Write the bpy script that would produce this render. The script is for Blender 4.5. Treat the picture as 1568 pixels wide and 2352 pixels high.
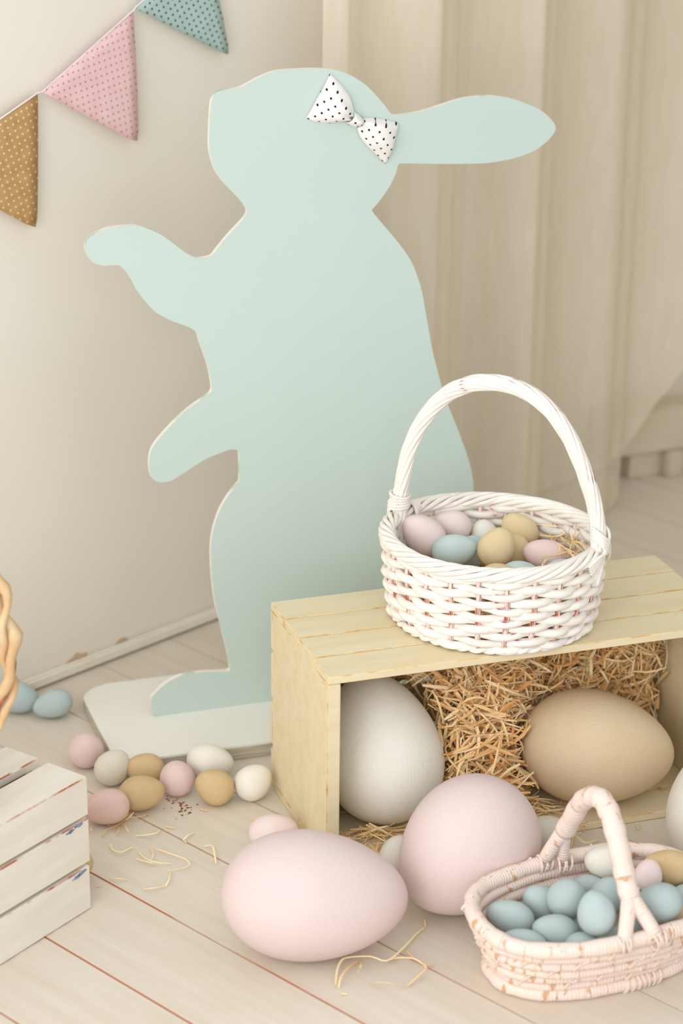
import bpy, bmesh, math, random
from mathutils import Vector, Matrix, noise

for o in list(bpy.data.objects):
    bpy.data.objects.remove(o, do_unlink=True)
scene = bpy.context.scene
C = scene.collection
R = math.radians
PI = math.pi

# ------------------------------------------------------------------ camera
# solved from the crate, the floor boards and the skirting: 50 mm on an APS-C body, 1.45 m above the floor, 21 degrees down
EYE = Vector((0, 0, 1.45))
FPX, PITCH, ROLL = 5225.84, R(21.1356), R(0.6057)
FWD = Vector((0, math.cos(PITCH), -math.sin(PITCH)))
UP0 = Vector((0, math.sin(PITCH), math.cos(PITCH)))
RT0 = Vector((1, 0, 0))
RT = RT0 * math.cos(ROLL) + UP0 * math.sin(ROLL)
UP = -RT0 * math.sin(ROLL) + UP0 * math.cos(ROLL)
cam_data = bpy.data.cameras.new('camera')
cam = bpy.data.objects.new('camera', cam_data)
C.objects.link(cam)
m = Matrix((RT, UP, -FWD)).transposed().to_4x4()
m.translation = EYE
cam.matrix_world = m
cam_data.sensor_fit = 'VERTICAL'
cam_data.sensor_height = 22.503
cam_data.sensor_width = 15.0
cam_data.lens = 50.0
cam_data.clip_start = 0.05
cam_data.dof.use_dof = True
cam_data.dof.focus_distance = 2.85
cam_data.dof.aperture_fstop = 2.2
scene.camera = cam

# ------------------------------------------------------------------ light
world = bpy.data.worlds.new('soft_room_light')
scene.world = world
world.use_nodes = True
bg = world.node_tree.nodes['Background']
bg.inputs[0].default_value = (0.955, 1.0, 1.04, 1)
bg.inputs[1].default_value = 1.03


def area(name, loc, target, sx, sy, power, color):
    d = bpy.data.lights.new(name, 'AREA')
    d.shape = 'RECTANGLE'
    d.size, d.size_y = sx, sy
    d.energy = power
    d.color = color
    o = bpy.data.objects.new(name, d)
    C.objects.link(o)
    o.location = loc
    o.rotation_euler = (Vector(target) - Vector(loc)).to_track_quat('-Z', 'Y').to_euler()
    return o


area('window_daylight', (-1.45, 0.5, 1.2), (0.0, 3.0, 0.35), 1.8, 1.7, 24, (0.98, 1.0, 1.02))
area('front_fill_light', (-0.6, -0.45, 1.45), (-0.4, 3.0, 0.2), 2.2, 1.8, 36, (1.0, 1.0, 0.99))  # fill added behind the camera to light everything flat from the front

vs = scene.view_settings
scene.display_settings.display_device = 'sRGB'
vs.view_transform = 'Standard'
vs.look = 'None'
vs.exposure = -0.18
vs.gamma = 1.0
vs.use_curve_mapping = False


# ------------------------------------------------------------------ helpers
def ray(px, py):
    return FWD + RT * ((px - 784) / FPX) - UP * ((py - 1176) / FPX)


def at(px, py, z=0.0):
    d = ray(px, py)
    return EYE + d * ((z - EYE.z) / d.z)


def onplane(px, py, o, n):
    d = ray(px, py)
    return EYE + d * ((Vector(o) - EYE).dot(n) / d.dot(n))


def depth(p):
    return (p - EYE).dot(FWD)


def lin(h):
    h = h.lstrip('#')
    v = [int(h[i:i + 2], 16) / 255 for i in (0, 2, 4)]
    return tuple(c / 12.92 if c <= 0.04045 else ((c + 0.055) / 1.055) ** 2.4 for c in v) + (1.0,)


def tag(o, label=None, cat=None, group=None, kind=None):
    if label: o['label'] = label
    if cat: o['category'] = cat
    if group: o['group'] = group
    if kind: o['kind'] = kind
    return o


def empty(name, loc=(0, 0, 0), rz=0.0):
    o = bpy.data.objects.new(name, None)
    o.empty_display_size = 0.05
    C.objects.link(o)
    o.location = loc
    o.rotation_euler = (0, 0, rz)
    return o


def link(name, me, parent=None, loc=None):
    o = bpy.data.objects.new(name, me)
    C.objects.link(o)
    if parent is not None:
        o.parent = parent
    if loc is not None:
        o.location = loc
    return o


def mesh(name, verts, faces, mats, smooth=True, uvs=None, midx=None):
    me = bpy.data.meshes.new(name)
    me.from_pydata([tuple(v) for v in verts], [], faces)
    for mm in (mats if isinstance(mats, (list, tuple)) else [mats]):
        me.materials.append(mm)
    if smooth:
        me.polygons.foreach_set('use_smooth', [True] * len(me.polygons))
    if midx:
        me.polygons.foreach_set('material_index', midx)
    if uvs:
        l = me.uv_layers.new(name='UVMap')
        for i, lp in enumerate(me.loops):
            l.data[i].uv = uvs[lp.vertex_index]
    me.update()
    return me


def box_mesh(name, lo, hi, mats, bevel=0.0, seg=1, jitter=0.0, seed=0):
    bm = bmesh.new()
    bmesh.ops.create_cube(bm, size=1.0)
    lo, hi = Vector(lo), Vector(hi)
    rnd = random.Random(seed)
    for v in bm.verts:
        v.co = Vector(((hi.x if v.co.x > 0 else lo.x), (hi.y if v.co.y > 0 else lo.y), (hi.z if v.co.z > 0 else lo.z)))
        if jitter:
            v.co += Vector((rnd.uniform(-1, 1), rnd.uniform(-1, 1), rnd.uniform(-1, 1))) * jitter
    mats = mats if isinstance(mats, (list, tuple)) else [mats]
    if bevel > 0:
        bmesh.ops.bevel(bm, geom=bm.edges[:], offset=bevel, segments=seg, affect='EDGES', material=(1 if len(mats) > 1 else -1), clamp_overlap=True)
    me = bpy.data.meshes.new(name)
    bm.to_mesh(me)
    bm.free()
    for mm in mats:
        me.materials.append(mm)
    return me


def catmull(pts, sub=3, closed=True):
    out = []
    n = len(pts)
    rng = range(n) if closed else range(n - 1)
    for i in rng:
        if closed:
            p0, p1, p2, p3 = pts[i - 1], pts[i], pts[(i + 1) % n], pts[(i + 2) % n]
        else:
            p0, p1, p2, p3 = pts[max(i - 1, 0)], pts[i], pts[i + 1], pts[min(i + 2, n - 1)]
        for k in range(sub):
            t = k / sub
            a = [0.5 * ((2 * b) + (c - a_) * t + (2 * a_ - 5 * b + 4 * c - d) * t * t + (-a_ + 3 * b - 3 * c + d) * t ** 3)
                 for a_, b, c, d in zip(p0, p1, p2, p3)]
            out.append(Vector(a))
    if not closed:
        out.append(Vector(pts[-1]))
    return out


def tube_data(pts, rad, sides=8, closed=False, V=None, F=None, UV=None):
    """A tube through pts; rad is a number or one per point. UV: u = length along the tube in metres, v = round the tube."""
    V = [] if V is None else V
    F = [] if F is None else F
    UV = [] if UV is None else UV
    pts = [Vector(p) for p in pts]
    n = len(pts)
    tang = []
    for i in range(n):
        a = pts[i - 1] if (closed or i > 0) else pts[i]
        b = pts[(i + 1) % n] if (closed or i < n - 1) else pts[i]
        tang.append((b - a).normalized())
    ref = Vector((0, 0, 1)) if abs(tang[0].z) < 0.9 else Vector((1, 0, 0))
    nrm = (ref - tang[0] * ref.dot(tang[0])).normalized()
    base = len(V)
    u = 0.0
    for i in range(n):
        if i:
            nrm = (nrm - tang[i] * nrm.dot(tang[i])).normalized()
            u += (pts[i] - pts[i - 1]).length
        bi = tang[i].cross(nrm)
        r = rad[i] if isinstance(rad, (list, tuple)) else rad
        for k in range(sides):
            a = 2 * PI * k / sides
            V.append(pts[i] + (nrm * math.cos(a) + bi * math.sin(a)) * r)
            UV.append((u, k / sides))
    for i in range(n if closed else n - 1):
        j = (i + 1) % n
        for k in range(sides):
            l = (k + 1) % sides
            F.append((base + i * sides + k, base + i * sides + l, base + j * sides + l, base + j * sides + k))
    if not closed:
        F.append(tuple(base + k for k in reversed(range(sides))))
        F.append(tuple(base + (n - 1) * sides + k for k in range(sides)))
    return V, F, UV


def tube(name, pts, rad, mat_, parent=None, sides=8, closed=False):
    V, F, UV = tube_data(pts, rad, sides, closed)
    return link(name, mesh(name, V, F, mat_, True, UV), parent)


# ------------------------------------------------------------------ materials
def new_mat(name):
    mt = bpy.data.materials.new(name)
    mt.use_nodes = True
    nt = mt.node_tree
    b = nt.nodes['Principled BSDF']
    b.inputs['Specular IOR Level'].default_value = 0.3
    return mt, nt, b


def N(nt, t, **kw):
    n = nt.nodes.new(t)
    for k, v in kw.items():
        setattr(n, k, v)
    return n


def coords(nt, kind='Object', scale=(1, 1, 1), rot=(0, 0, 0), loc=(0, 0, 0)):
    tc = N(nt, 'ShaderNodeTexCoord')
    mp = N(nt, 'ShaderNodeMapping')
    mp.inputs['Scale'].default_value = scale
    mp.inputs['Rotation'].default_value = rot
    mp.inputs['Location'].default_value = loc
    nt.links.new(tc.outputs[kind], mp.inputs[0])
    return mp.outputs[0]


def noise_fac(nt, vec, scale, detail=4, lo=0.35, hi=0.65, rough=0.55):
    nz = N(nt, 'ShaderNodeTexNoise')
    nz.inputs['Scale'].default_value = scale
    nz.inputs['Detail'].default_value = detail
    nz.inputs['Roughness'].default_value = rough
    nt.links.new(vec, nz.inputs['Vector'])
    mr = N(nt, 'ShaderNodeMapRange')
    mr.inputs[1].default_value, mr.inputs[2].default_value = lo, hi
    nt.links.new(nz.outputs['Fac'], mr.inputs[0])
    return mr.outputs[0], nz.outputs['Fac']


def mixc(nt, fac, a, b):
    mx = N(nt, 'ShaderNodeMix', data_type='RGBA')
    if isinstance(fac, (int, float)):
        mx.inputs[0].default_value = fac
    else:
        nt.links.new(fac, mx.inputs[0])
    for i, c in ((6, a), (7, b)):
        if isinstance(c, tuple):
            mx.inputs[i].default_value = c
        else:
            nt.links.new(c, mx.inputs[i])
    return mx.outputs[2]


def bump(nt, b, height, strength, dist):
    bp = N(nt, 'ShaderNodeBump')
    bp.inputs['Strength'].default_value = strength
    bp.inputs['Distance'].default_value = dist
    nt.links.new(height, bp.inputs['Height'])
    nt.links.new(bp.outputs[0], b.inputs['Normal'])


def math_n(nt, op, a, b=None):
    n = N(nt, 'ShaderNodeMath', operation=op)
    for i, v in enumerate((a, b)):
        if v is None: continue
        if isinstance(v, (int, float)):
            n.inputs[i].default_value = v
        else:
            nt.links.new(v, n.inputs[i])
    return n.outputs[0]


def plain(name, c1, c2=None, scale=6, rough=0.6, bstr=0.0, bscale=120, bdist=0.001, stretch=(1, 1, 1), kind='Object', spec=0.3, lo=0.35, hi=0.65):
    mt, nt, b = new_mat(name)
    v = coords(nt, kind, stretch)
    f, raw = noise_fac(nt, v, scale, lo=lo, hi=hi)
    nt.links.new(mixc(nt, f, lin(c1), lin(c2 or c1)), b.inputs['Base Color'])
    b.inputs['Roughness'].default_value = rough
    b.inputs['Specular IOR Level'].default_value = spec
    if bstr:
        _, r2 = noise_fac(nt, v, bscale, 3)
        bump(nt, b, r2, bstr, bdist)
    return mt


def worn(name, paint, under, scale=40, lo=0.5, hi=0.6, stretch=(1, 1, 1), rough=0.6, kind='Object'):
    """paint with the wood showing through along worn edges"""
    mt, nt, b = new_mat(name)
    v = coords(nt, kind, stretch)
    f, raw = noise_fac(nt, v, scale, 3, lo, hi)
    nt.links.new(mixc(nt, f, lin(paint), lin(under)), b.inputs['Base Color'])
    b.inputs['Roughness'].default_value = rough
    return mt


def egg_mat(name, c1, c2):
    mt, nt, b = new_mat(name)
    v = coords(nt, 'Object')
    oi = N(nt, 'ShaderNodeObjectInfo')
    f, raw = noise_fac(nt, v, 1.6, 3, 0.3, 0.7)
    base = mixc(nt, f, lin(c1), lin(c2))
    hsv = N(nt, 'ShaderNodeHueSaturation')
    nt.links.new(base, hsv.inputs['Color'])
    nt.links.new(math_n(nt, 'MULTIPLY_ADD', oi.outputs['Random'], 0.05), hsv.inputs['Value'])
    hsv.inputs['Value'].links[0].from_node.inputs[2].default_value = 0.965
    # a few small scuffs in the paint
    s, _ = noise_fac(nt, v, 9, 2, 0.76, 0.80)
    nt.links.new(mixc(nt, math_n(nt, 'MULTIPLY', s, 0.35), hsv.outputs[0], lin('8a7050')), b.inputs['Base Color'])
    b.inputs['Roughness'].default_value = 0.62
    b.inputs['Specular IOR Level'].default_value = 0.25
    _, r2 = noise_fac(nt, coords(nt, 'Object', (1, 5, 5)), 9, 4)
    bump(nt, b, r2, 0.18, 0.02)
    return mt


def dots(name, ground, ground2, dot, pitch, radius, rot, gscale=60, bs=0.12):
    """a staggered dot print laid out in the cloth's own UV (metres)"""
    mt, nt, b = new_mat(name)
    v = coords(nt, 'UV', (1 / pitch, 1 / pitch, 1), (0, 0, rot))
    sep = N(nt, 'ShaderNodeSeparateXYZ')
    nt.links.new(v, sep.inputs[0])
    ds = []
    for off in (0.0, 0.5):
        dd = []
        for ax in (0, 1):
            fr = math_n(nt, 'FRACT', math_n(nt, 'ADD', sep.outputs[ax], off + 10))
            cdist = math_n(nt, 'SUBTRACT', fr, 0.5)
            dd.append(math_n(nt, 'MULTIPLY', cdist, cdist))
        ds.append(math_n(nt, 'SQRT', math_n(nt, 'ADD', dd[0], dd[1])))
    dm = math_n(nt, 'MINIMUM', ds[0], ds[1])
    isdot = math_n(nt, 'LESS_THAN', dm, radius / pitch)
    uvc = coords(nt, 'UV')
    f, raw = noise_fac(nt, uvc, gscale, 4)
    g = mixc(nt, f, lin(ground), lin(ground2))
    nt.links.new(mixc(nt, isdot, g, lin(dot)), b.inputs['Base Color'])
    b.inputs['Roughness'].default_value = 0.9
    b.inputs['Specular IOR Level'].default_value = 0.1
    _, r2 = noise_fac(nt, uvc, 900, 2)
    bump(nt, b, r2, bs, 0.001)
    return mt


M = {}
M['wall'] = plain('wall_plaster', 'F0E9DC', 'ECE4D6', 2.2, 0.85, 0.12, 60, 0.002, kind='Object', spec=0.15)
M['plaster_bare'] = plain('bare_plaster', 'D9BFA4', 'CDAF92', 30, 0.9)
M['trim'] = plain('trim_paint', 'F2EBDF', 'EBE1D2', 8, 0.6, 0.1, 80, 0.001)
M['subfloor'] = plain('subfloor', '6E3A26', '9A5536', 14, 0.9, kind='Object')
M['crate'] = plain('cream_crate_paint', 'E8DAB8', 'E2D1AB', 3, 0.55, 0.12, 30, 0.0012, (2, 14, 14))
M['crate_edge'] = worn('cream_crate_edge', 'E6CF9E', 'CF9A55', 30, 0.48, 0.66)
M['white_wood'] = plain('white_crate_paint', 'EAE4D7', 'E3DBCB', 4, 0.6, 0.15, 40, 0.001, (2, 12, 12))
M['white_edge'] = worn('white_crate_edge', 'E6DDCD', 'B8684C', 26, 0.43, 0.57)
M['blue_chip'] = plain('old_blue_paint', '93A6BE', '59688F', 90, 0.7)
M['board'] = plain('base_board_paint', 'F5F2E9', 'F0EBE0', 5, 0.6, 0.18, 60, 0.001)
M['board_edge'] = plain('base_board_edge', 'CFC6B4', 'B5AB98', 8, 0.7, 0.3, 60, 0.001, (2, 20, 40))
M['mint'] = plain('mint_paint', 'C6D5CD', 'C3D2CA', 2.5, 0.55, 0.1, 90, 0.0006, spec=0.25)
M['mint_edge'] = worn('mint_cut_edge', 'F0EADC', 'B9CBB0', 22, 0.52, 0.62)
M['straw'] = None
M['tan_egg'] = egg_mat('tan_egg_paint', 'D9BE92', 'D3B587')
M['pink_egg'] = egg_mat('pink_egg_paint', 'EFD6D0', 'EBCEC9')
M['big_tan'] = egg_mat('large_tan_egg_paint', 'E2CBA9', 'DEC5A0')
M['lifted_tan_egg'] = egg_mat('lifted_tan_egg_paint', 'E6D2A8', 'E0C99C')  # tan lightened to offset the shade inside the wicker basket
M['lifted_blue_egg'] = egg_mat('lifted_blue_egg_paint', 'CBDAD6', 'C4D4D1')  # blue egg colour raised against the shade in the wicker basket
M['rose_egg'] = egg_mat('rose_egg_paint', 'E9CAC0', 'E4C0B6')
M['lilac_egg'] = egg_mat('pale_pink_egg_paint', 'F1DEDA', 'EDD7D3')
M['blue_egg'] = egg_mat('blue_egg_paint', 'BBC9C7', 'B4C3C1')
M['white_egg'] = egg_mat('white_egg_paint', 'F1EDE2', 'ECE6D8')
M['ivory_egg'] = egg_mat('ivory_egg_paint', 'E6DFCF', 'E1D9C8')
M['big_pink'] = egg_mat('large_pink_egg_paint', 'E3CFCB', 'E1CBC8')
M['raffia'] = None


def plank_mat():
    mt, nt, b = new_mat('whitewashed_boards')
    oi = N(nt, 'ShaderNodeObjectInfo')
    tc = N(nt, 'ShaderNodeTexCoord')
    mp = N(nt, 'ShaderNodeMapping')
    mp.inputs['Scale'].default_value = (1.5, 26, 26)
    nt.links.new(tc.outputs['Object'], mp.inputs[0])
    cmb = N(nt, 'ShaderNodeCombineXYZ')
    nt.links.new(math_n(nt, 'MULTIPLY', oi.outputs['Random'], 30.0), cmb.inputs[0])
    nt.links.new(cmb.outputs[0], mp.inputs['Location'])
    f, raw = noise_fac(nt, mp.outputs[0], 2.2, 6, 0.3, 0.72, 0.65)
    grain = mixc(nt, f, lin('E3D9CA'), lin('D8CCBA'))
    f2, _ = noise_fac(nt, tc.outputs['Object'], 3.5, 4, 0.45, 0.75)
    col = mixc(nt, math_n(nt, 'MULTIPLY', f2, 0.45), grain, lin('D3C2AC'))
    nt.links.new(col, b.inputs['Base Color'])
    b.inputs['Roughness'].default_value = 0.5
    b.inputs['Specular IOR Level'].default_value = 0.3
    bump(nt, b, raw, 0.22, 0.0015)
    return mt


M['plank'] = plank_mat()


def plank_edge_mat():
    """board edges: bare reddish wood where the paint is rubbed off, more of it on the trodden side of the room"""
    mt, nt, b = new_mat('plank_worn_edge')
    g = N(nt, 'ShaderNodeNewGeometry')
    f, raw = noise_fac(nt, g.outputs['Position'], 5.0, 4, 0.28, 0.48)
    sep = N(nt, 'ShaderNodeSeparateXYZ')
    nt.links.new(g.outputs['Position'], sep.inputs[0])
    mr = N(nt, 'ShaderNodeMapRange')
    mr.inputs[1].default_value, mr.inputs[2].default_value = 0.28, -0.05
    nt.links.new(sep.outputs[0], mr.inputs[0])
    m2 = N(nt, 'ShaderNodeMapRange')
    m2.inputs[1].default_value, m2.inputs[2].default_value = 2.75, 2.45
    nt.links.new(sep.outputs[1], m2.inputs[0])
    wear = math_n(nt, 'MULTIPLY', math_n(nt, 'MULTIPLY', mr.outputs[0], m2.outputs[0]), f)
    nt.links.new(mixc(nt, wear, lin('CDBDA8'), lin('C2683F')), b.inputs['Base Color'])
    b.inputs['Roughness'].default_value = 0.7
    return mt


M['plank_edge'] = plank_edge_mat()


def straw_mat():
    mt, nt, b = new_mat('wood_wool_straw')
    at_ = N(nt, 'ShaderNodeAttribute', attribute_name='tone')
    cr = N(nt, 'ShaderNodeValToRGB')
    cr.color_ramp.elements[0].color = lin('E6A962')
    cr.color_ramp.elements[1].color = lin('FFEBC2')
    cr.color_ramp.elements.new(0.5).color = lin('F7D298')
    nt.links.new(at_.outputs['Fac'], cr.inputs[0])
    nt.links.new(cr.outputs[0], b.inputs['Base Color'])
    b.inputs['Roughness'].default_value = 0.6
    return mt


M['straw'] = straw_mat()


def raffia_mat():
    """pink sprayed raffia wound round a core: fine winding ridges and tan places where the paint is off"""
    mt, nt, b = new_mat('pink_raffia_wrap')
    uv = coords(nt, 'UV', (1, 0.02, 1))
    ob = coords(nt, 'Object')
    f, raw = noise_fac(nt, ob, 40, 3, 0.35, 0.65)
    base = mixc(nt, f, lin('F2DCD3'), lin('F1DDCD'))
    pch, _ = noise_fac(nt, coords(nt, 'UV', (90, 2.2, 1)), 1.0, 3, 0.60, 0.64)
    col = mixc(nt, math_n(nt, 'MULTIPLY', pch, 0.85), base, lin('D0A070'))
    wv = N(nt, 'ShaderNodeTexWave', wave_type='BANDS', bands_direction='X')
    wv.inputs['Scale'].default_value = 75
    wv.inputs['Distortion'].default_value = 2.5
    wv.inputs['Detail'].default_value = 2
    wv.inputs['Detail Scale'].default_value = 1.5
    nt.links.new(coords(nt, 'UV', (1, 0.03, 1)), wv.inputs['Vector'])
    ln, _ = noise_fac(nt, coords(nt, 'UV', (300, 1.2, 1)), 1.0, 2, 0.66, 0.70)
    col2 = mixc(nt, math_n(nt, 'MULTIPLY', ln, 0.5), col, lin('C98D74'))
    nt.links.new(col2, b.inputs['Base Color'])
    b.inputs['Roughness'].default_value = 0.6
    bump(nt, b, wv.outputs['Fac'], 0.35, 0.0012)
    return mt


M['raffia'] = raffia_mat()


def wicker_mat(name, paint, red, lo, hi):
    mt, nt, b = new_mat(name)
    f, raw = noise_fac(nt, coords(nt, 'UV', (26, 3.2, 1)), 1.0, 3, lo, hi)
    g, _ = noise_fac(nt, coords(nt, 'Object'), 45, 3)
    base = mixc(nt, g, lin(paint), lin('F2E9E0'))
    nt.links.new(mixc(nt, f, base, lin(red)), b.inputs['Base Color'])
    b.inputs['Roughness'].default_value = 0.5
    return mt


M['wicker'] = wicker_mat('white_painted_wicker', 'F6F2E9', 'C25F66', 0.635, 0.71)
M['wicker_stake'] = wicker_mat('rubbed_wicker_stake', 'F0D6C8', 'B4583F', 0.42, 0.58)
M['wicker_core'] = plain('reddish_cane', 'D88A6A', 'B8504C', 50, 0.6)
M['vine'] = plain('pale_vine', 'DEC49C', 'CDA678', 30, 0.6, 0.3, 90, 0.001)
M['vine_red'] = plain('red_stained_vine', 'B4604C', '8E3A34', 40, 0.6)
M['flag_tan'] = dots('tan_dotted_felt', 'C79F6B', 'BA9160', 'E8CFA2', 0.0135, 0.0016, 0.45)
M['flag_pink'] = dots('pink_dotted_felt', 'F4CDCE', 'EFC4C6', 'AD9496', 0.0135, 0.0015, 0.62)
M['flag_teal'] = dots('teal_dotted_felt', 'B6CCC8', 'AFC6C2', '39464B', 0.0135, 0.0017, 0.3)
M['bow'] = dots('white_dotted_cotton', 'F4F1EC', 'EEEAE4', '1E1A2C', 0.0152, 0.00155, 0.22, 30, 0.05)
M['string'] = plain('white_string', 'F3ECEA', 'EADFDD', 60, 0.8)
M['plinth'] = plain('old_cream_paint', 'D9CDB8', 'CFC1A9', 6, 0.8)
M['gap_plum'] = plain('dark_plum', '8C5A5C', '6E4450', 30, 0.8)
M['shade_wall'] = plain('shade_wall_tan', 'CFC2AA', 'C8BAA1', 4, 0.9)  # darker tan so the added wall bounces less light onto the curtain
M['rust'] = plain('rust_flakes', '9A5E38', '7C4526', 60, 0.9)


def curtain_mat():
    mt = bpy.data.materials.new('sheer_voile')
    mt.use_nodes = True
    nt = mt.node_tree
    nt.nodes.clear()
    out = N(nt, 'ShaderNodeOutputMaterial')
    di = N(nt, 'ShaderNodeBsdfDiffuse')
    tr = N(nt, 'ShaderNodeBsdfTranslucent')
    tp = N(nt, 'ShaderNodeBsdfTransparent')
    f, raw = noise_fac(nt, coords(nt, 'Object', (1, 1, 0.2)), 60, 3)
    c = mixc(nt, f, lin('F2E8D5'), lin('EEE2CD'))
    nt.links.new(c, di.inputs[0])
    nt.links.new(c, tr.inputs[0])
    m1 = N(nt, 'ShaderNodeMixShader')
    m1.inputs[0].default_value = 0.2
    nt.links.new(di.outputs[0], m1.inputs[1])
    nt.links.new(tr.outputs[0], m1.inputs[2])
    m2 = N(nt, 'ShaderNodeMixShader')
    m2.inputs[0].default_value = 0.26
    nt.links.new(m1.outputs[0], m2.inputs[1])
    nt.links.new(tp.outputs[0], m2.inputs[2])
    nt.links.new(m2.outputs[0], out.inputs[0])
    return mt


M['curtain'] = curtain_mat()

# ------------------------------------------------------------------ the room: floor boards, wall, skirting
PHI = R(136.233)                       # the boards run this way, square to the wall
DV = Vector((math.cos(PHI), math.sin(PHI), 0))
NV = Vector((-DV.y, DV.x, 0))
WALL = 2.4134                          # distance of the wall along DV
PITCHB = 0.13600                       # board pitch
SEAM0 = -1.5853                        # NV position of one seam


def wall_pt(s, z, off=0.0):
    return DV * (WALL - off) - NV * s + Vector((0, 0, z))


floor_root = tag(empty('floor', (0, 0, 0), PHI), 'whitewashed wooden floor boards running up to the wall', 'floor', kind='structure')
sub = box_mesh('subfloor', (-0.6, -4.6, -0.05), (WALL + 0.02, 0.6, -0.016), M['subfloor'])
link('subfloor', sub, floor_root)
GAP = 0.0012
pl = box_mesh('plank', (-0.5, -PITCHB / 2 + GAP / 2, -0.016), (WALL + 0.01, PITCHB / 2 - GAP / 2, 0.0), [M['plank'], M['plank_edge']], 0.0010, 1)
k0 = int((-4.5 - SEAM0) / PITCHB)
k = k0
while SEAM0 + k * PITCHB < 0.4:
    link('plank', pl, floor_root, (0, SEAM0 + (k + 0.5) * PITCHB, 0))
    k += 1

wv, wf = [], []
wl = empty('wall_left', (0, 0, 0))
tag(wl, 'plain cream plastered wall behind the rabbit', 'wall', kind='structure')
bm_w = box_mesh('wall_plaster', (WALL, -4.6, -0.03), (WALL + 0.12, 0.6, 2.6), M['wall'])
wo = link('wall_plaster', bm_w, wl)
wo.rotation_euler = (0, 0, PHI)
# two spots by the skirting where the paint has come off
for pts in ([(150, 1530), (155, 1519), (166, 1510), (175, 1500), (188, 1501), (199, 1498), (202, 1511), (186, 1518), (168, 1525)],
            [(260, 1486), (266, 1478), (276, 1467), (289, 1464), (297, 1470), (284, 1477), (272, 1482)]):
    P = [onplane(x, y, DV * (WALL - 0.0012), DV) for x, y in pts]
    n = len(P)
    V = P + [p + DV * 0.0016 for p in P]
    F = [tuple(range(n))] + [(i, i + n, (i + 1) % n + n, (i + 1) % n) for i in range(n)]
    link('bare_plaster_patch', mesh('bare_plaster_patch', V, F, M['plaster_bare'], False), wl)

sk = box_mesh('baseboard_left', (WALL - 0.013, -4.6, 0.0025), (WALL, 0.6, 0.021), [M['trim'], M['trim']], 0.004, 2)
so = tag(link('baseboard_left', sk), 'narrow cream skirting strip along the wall', 'skirting', kind='structure')
so.rotation_euler = (0, 0, PHI)


# unseen wall outside the frame, added to block light and darken the corner
fo = tag(link('shade_wall_right', box_mesh('shade_wall_right', (-0.6, -3.82, -0.03), (WALL + 0.12, -3.70, 2.6), M['shade_wall'])), 'unseen tan wall added to darken the corner beyond the curtain', 'wall', kind='structure')
fo.rotation_euler = (0, 0, PHI)


# ------------------------------------------------------------------ sheer curtain
def build_curtain():
    zt = 2.2
    nz_, ns = 60, 260
    s_left = 2.352

    def right_edge(z):
        pts = [(-0.02, 3.035), (0.0, 3.055), (0.05, 3.118), (0.185, 3.212), (0.30, 3.268), (0.45, 3.325), (0.8, 3.41), (1.3, 3.46), (2.3, 3.50)]
        for (a, b), (c, d) in zip(pts, pts[1:]):
            if a <= z <= c:
                t = (z - a) / (c - a)
                return b + (d - b) * t
        return pts[-1][1]

    # pleats: each comes forward sharply at its left edge and falls back slowly to the right
    edges = [2.22, 2.345, 2.440, 2.668, 2.880, 3.13, 3.52]
    amps = [0.05, 0.050, 0.120, 0.135, 0.11, 0.08, 0.07]

    def off(s, z):
        w = 0.105
        for a, b, h in zip(edges, edges[1:], amps):
            if a <= s < b:
                t = (s - a) / (b - a)
                up = min(1.0, t / 0.36)
                up = up * up * (3 - 2 * up)
                w += h * up * (1 - t) ** 0.7
        w += 0.004 * math.sin(2 * PI * s / 0.083 + 1.0) + 0.003 * math.sin(2 * PI * s / 0.147 + z * 1.5)
        return w

    V, F = [], []
    for i in range(nz_ + 1):
        z = 0.004 + (zt - 0.004) * (i / nz_) ** 1.4
        sr = right_edge(z)
        for j in range(ns + 1):
            t = j / ns
            # cloth parameter at the top; lower down the hem is swept back to the left
            s = s_left + (sr - s_left) * t
            V.append(wall_pt(s, z, off(s, z)))
    for i in range(nz_):
        for j in range(ns):
            a = i * (ns + 1) + j
            F.append((a, a + 1, a + ns + 2, a + ns + 1))
    o = link('curtain', mesh('curtain', V, F, M['curtain']))
    return tag(o, 'sheer cream curtain hanging in folds from ceiling to floor', 'curtain')


build_curtain()

# low white plinth seen past and through the curtain, out of focus
p0 = at(1397, 1113)
p1 = at(1568, 1087.6)
py = math.atan2(p1.y - p0.y, p1.x - p0.x)
pln = empty('low_plinth', p0, py)
tag(pln, 'low white painted plinth out of focus beyond the curtain hem', 'plinth')
link('plinth_base', box_mesh('plinth_base', (0.05, 0.012, 0.0), (0.19, 0.06, 0.05), M['plinth'], 0.002), pln)
link('plinth_top', box_mesh('plinth_top', (-0.005, -0.004, 0.05), (0.21, 0.065, 0.135), M['plinth'], 0.005, 2), pln)
link('plinth_foot', box_mesh('plinth_foot', (0.115, -0.012, 0.0), (0.15, 0.012, 0.05), M['plinth'], 0.004, 2), pln)


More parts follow.
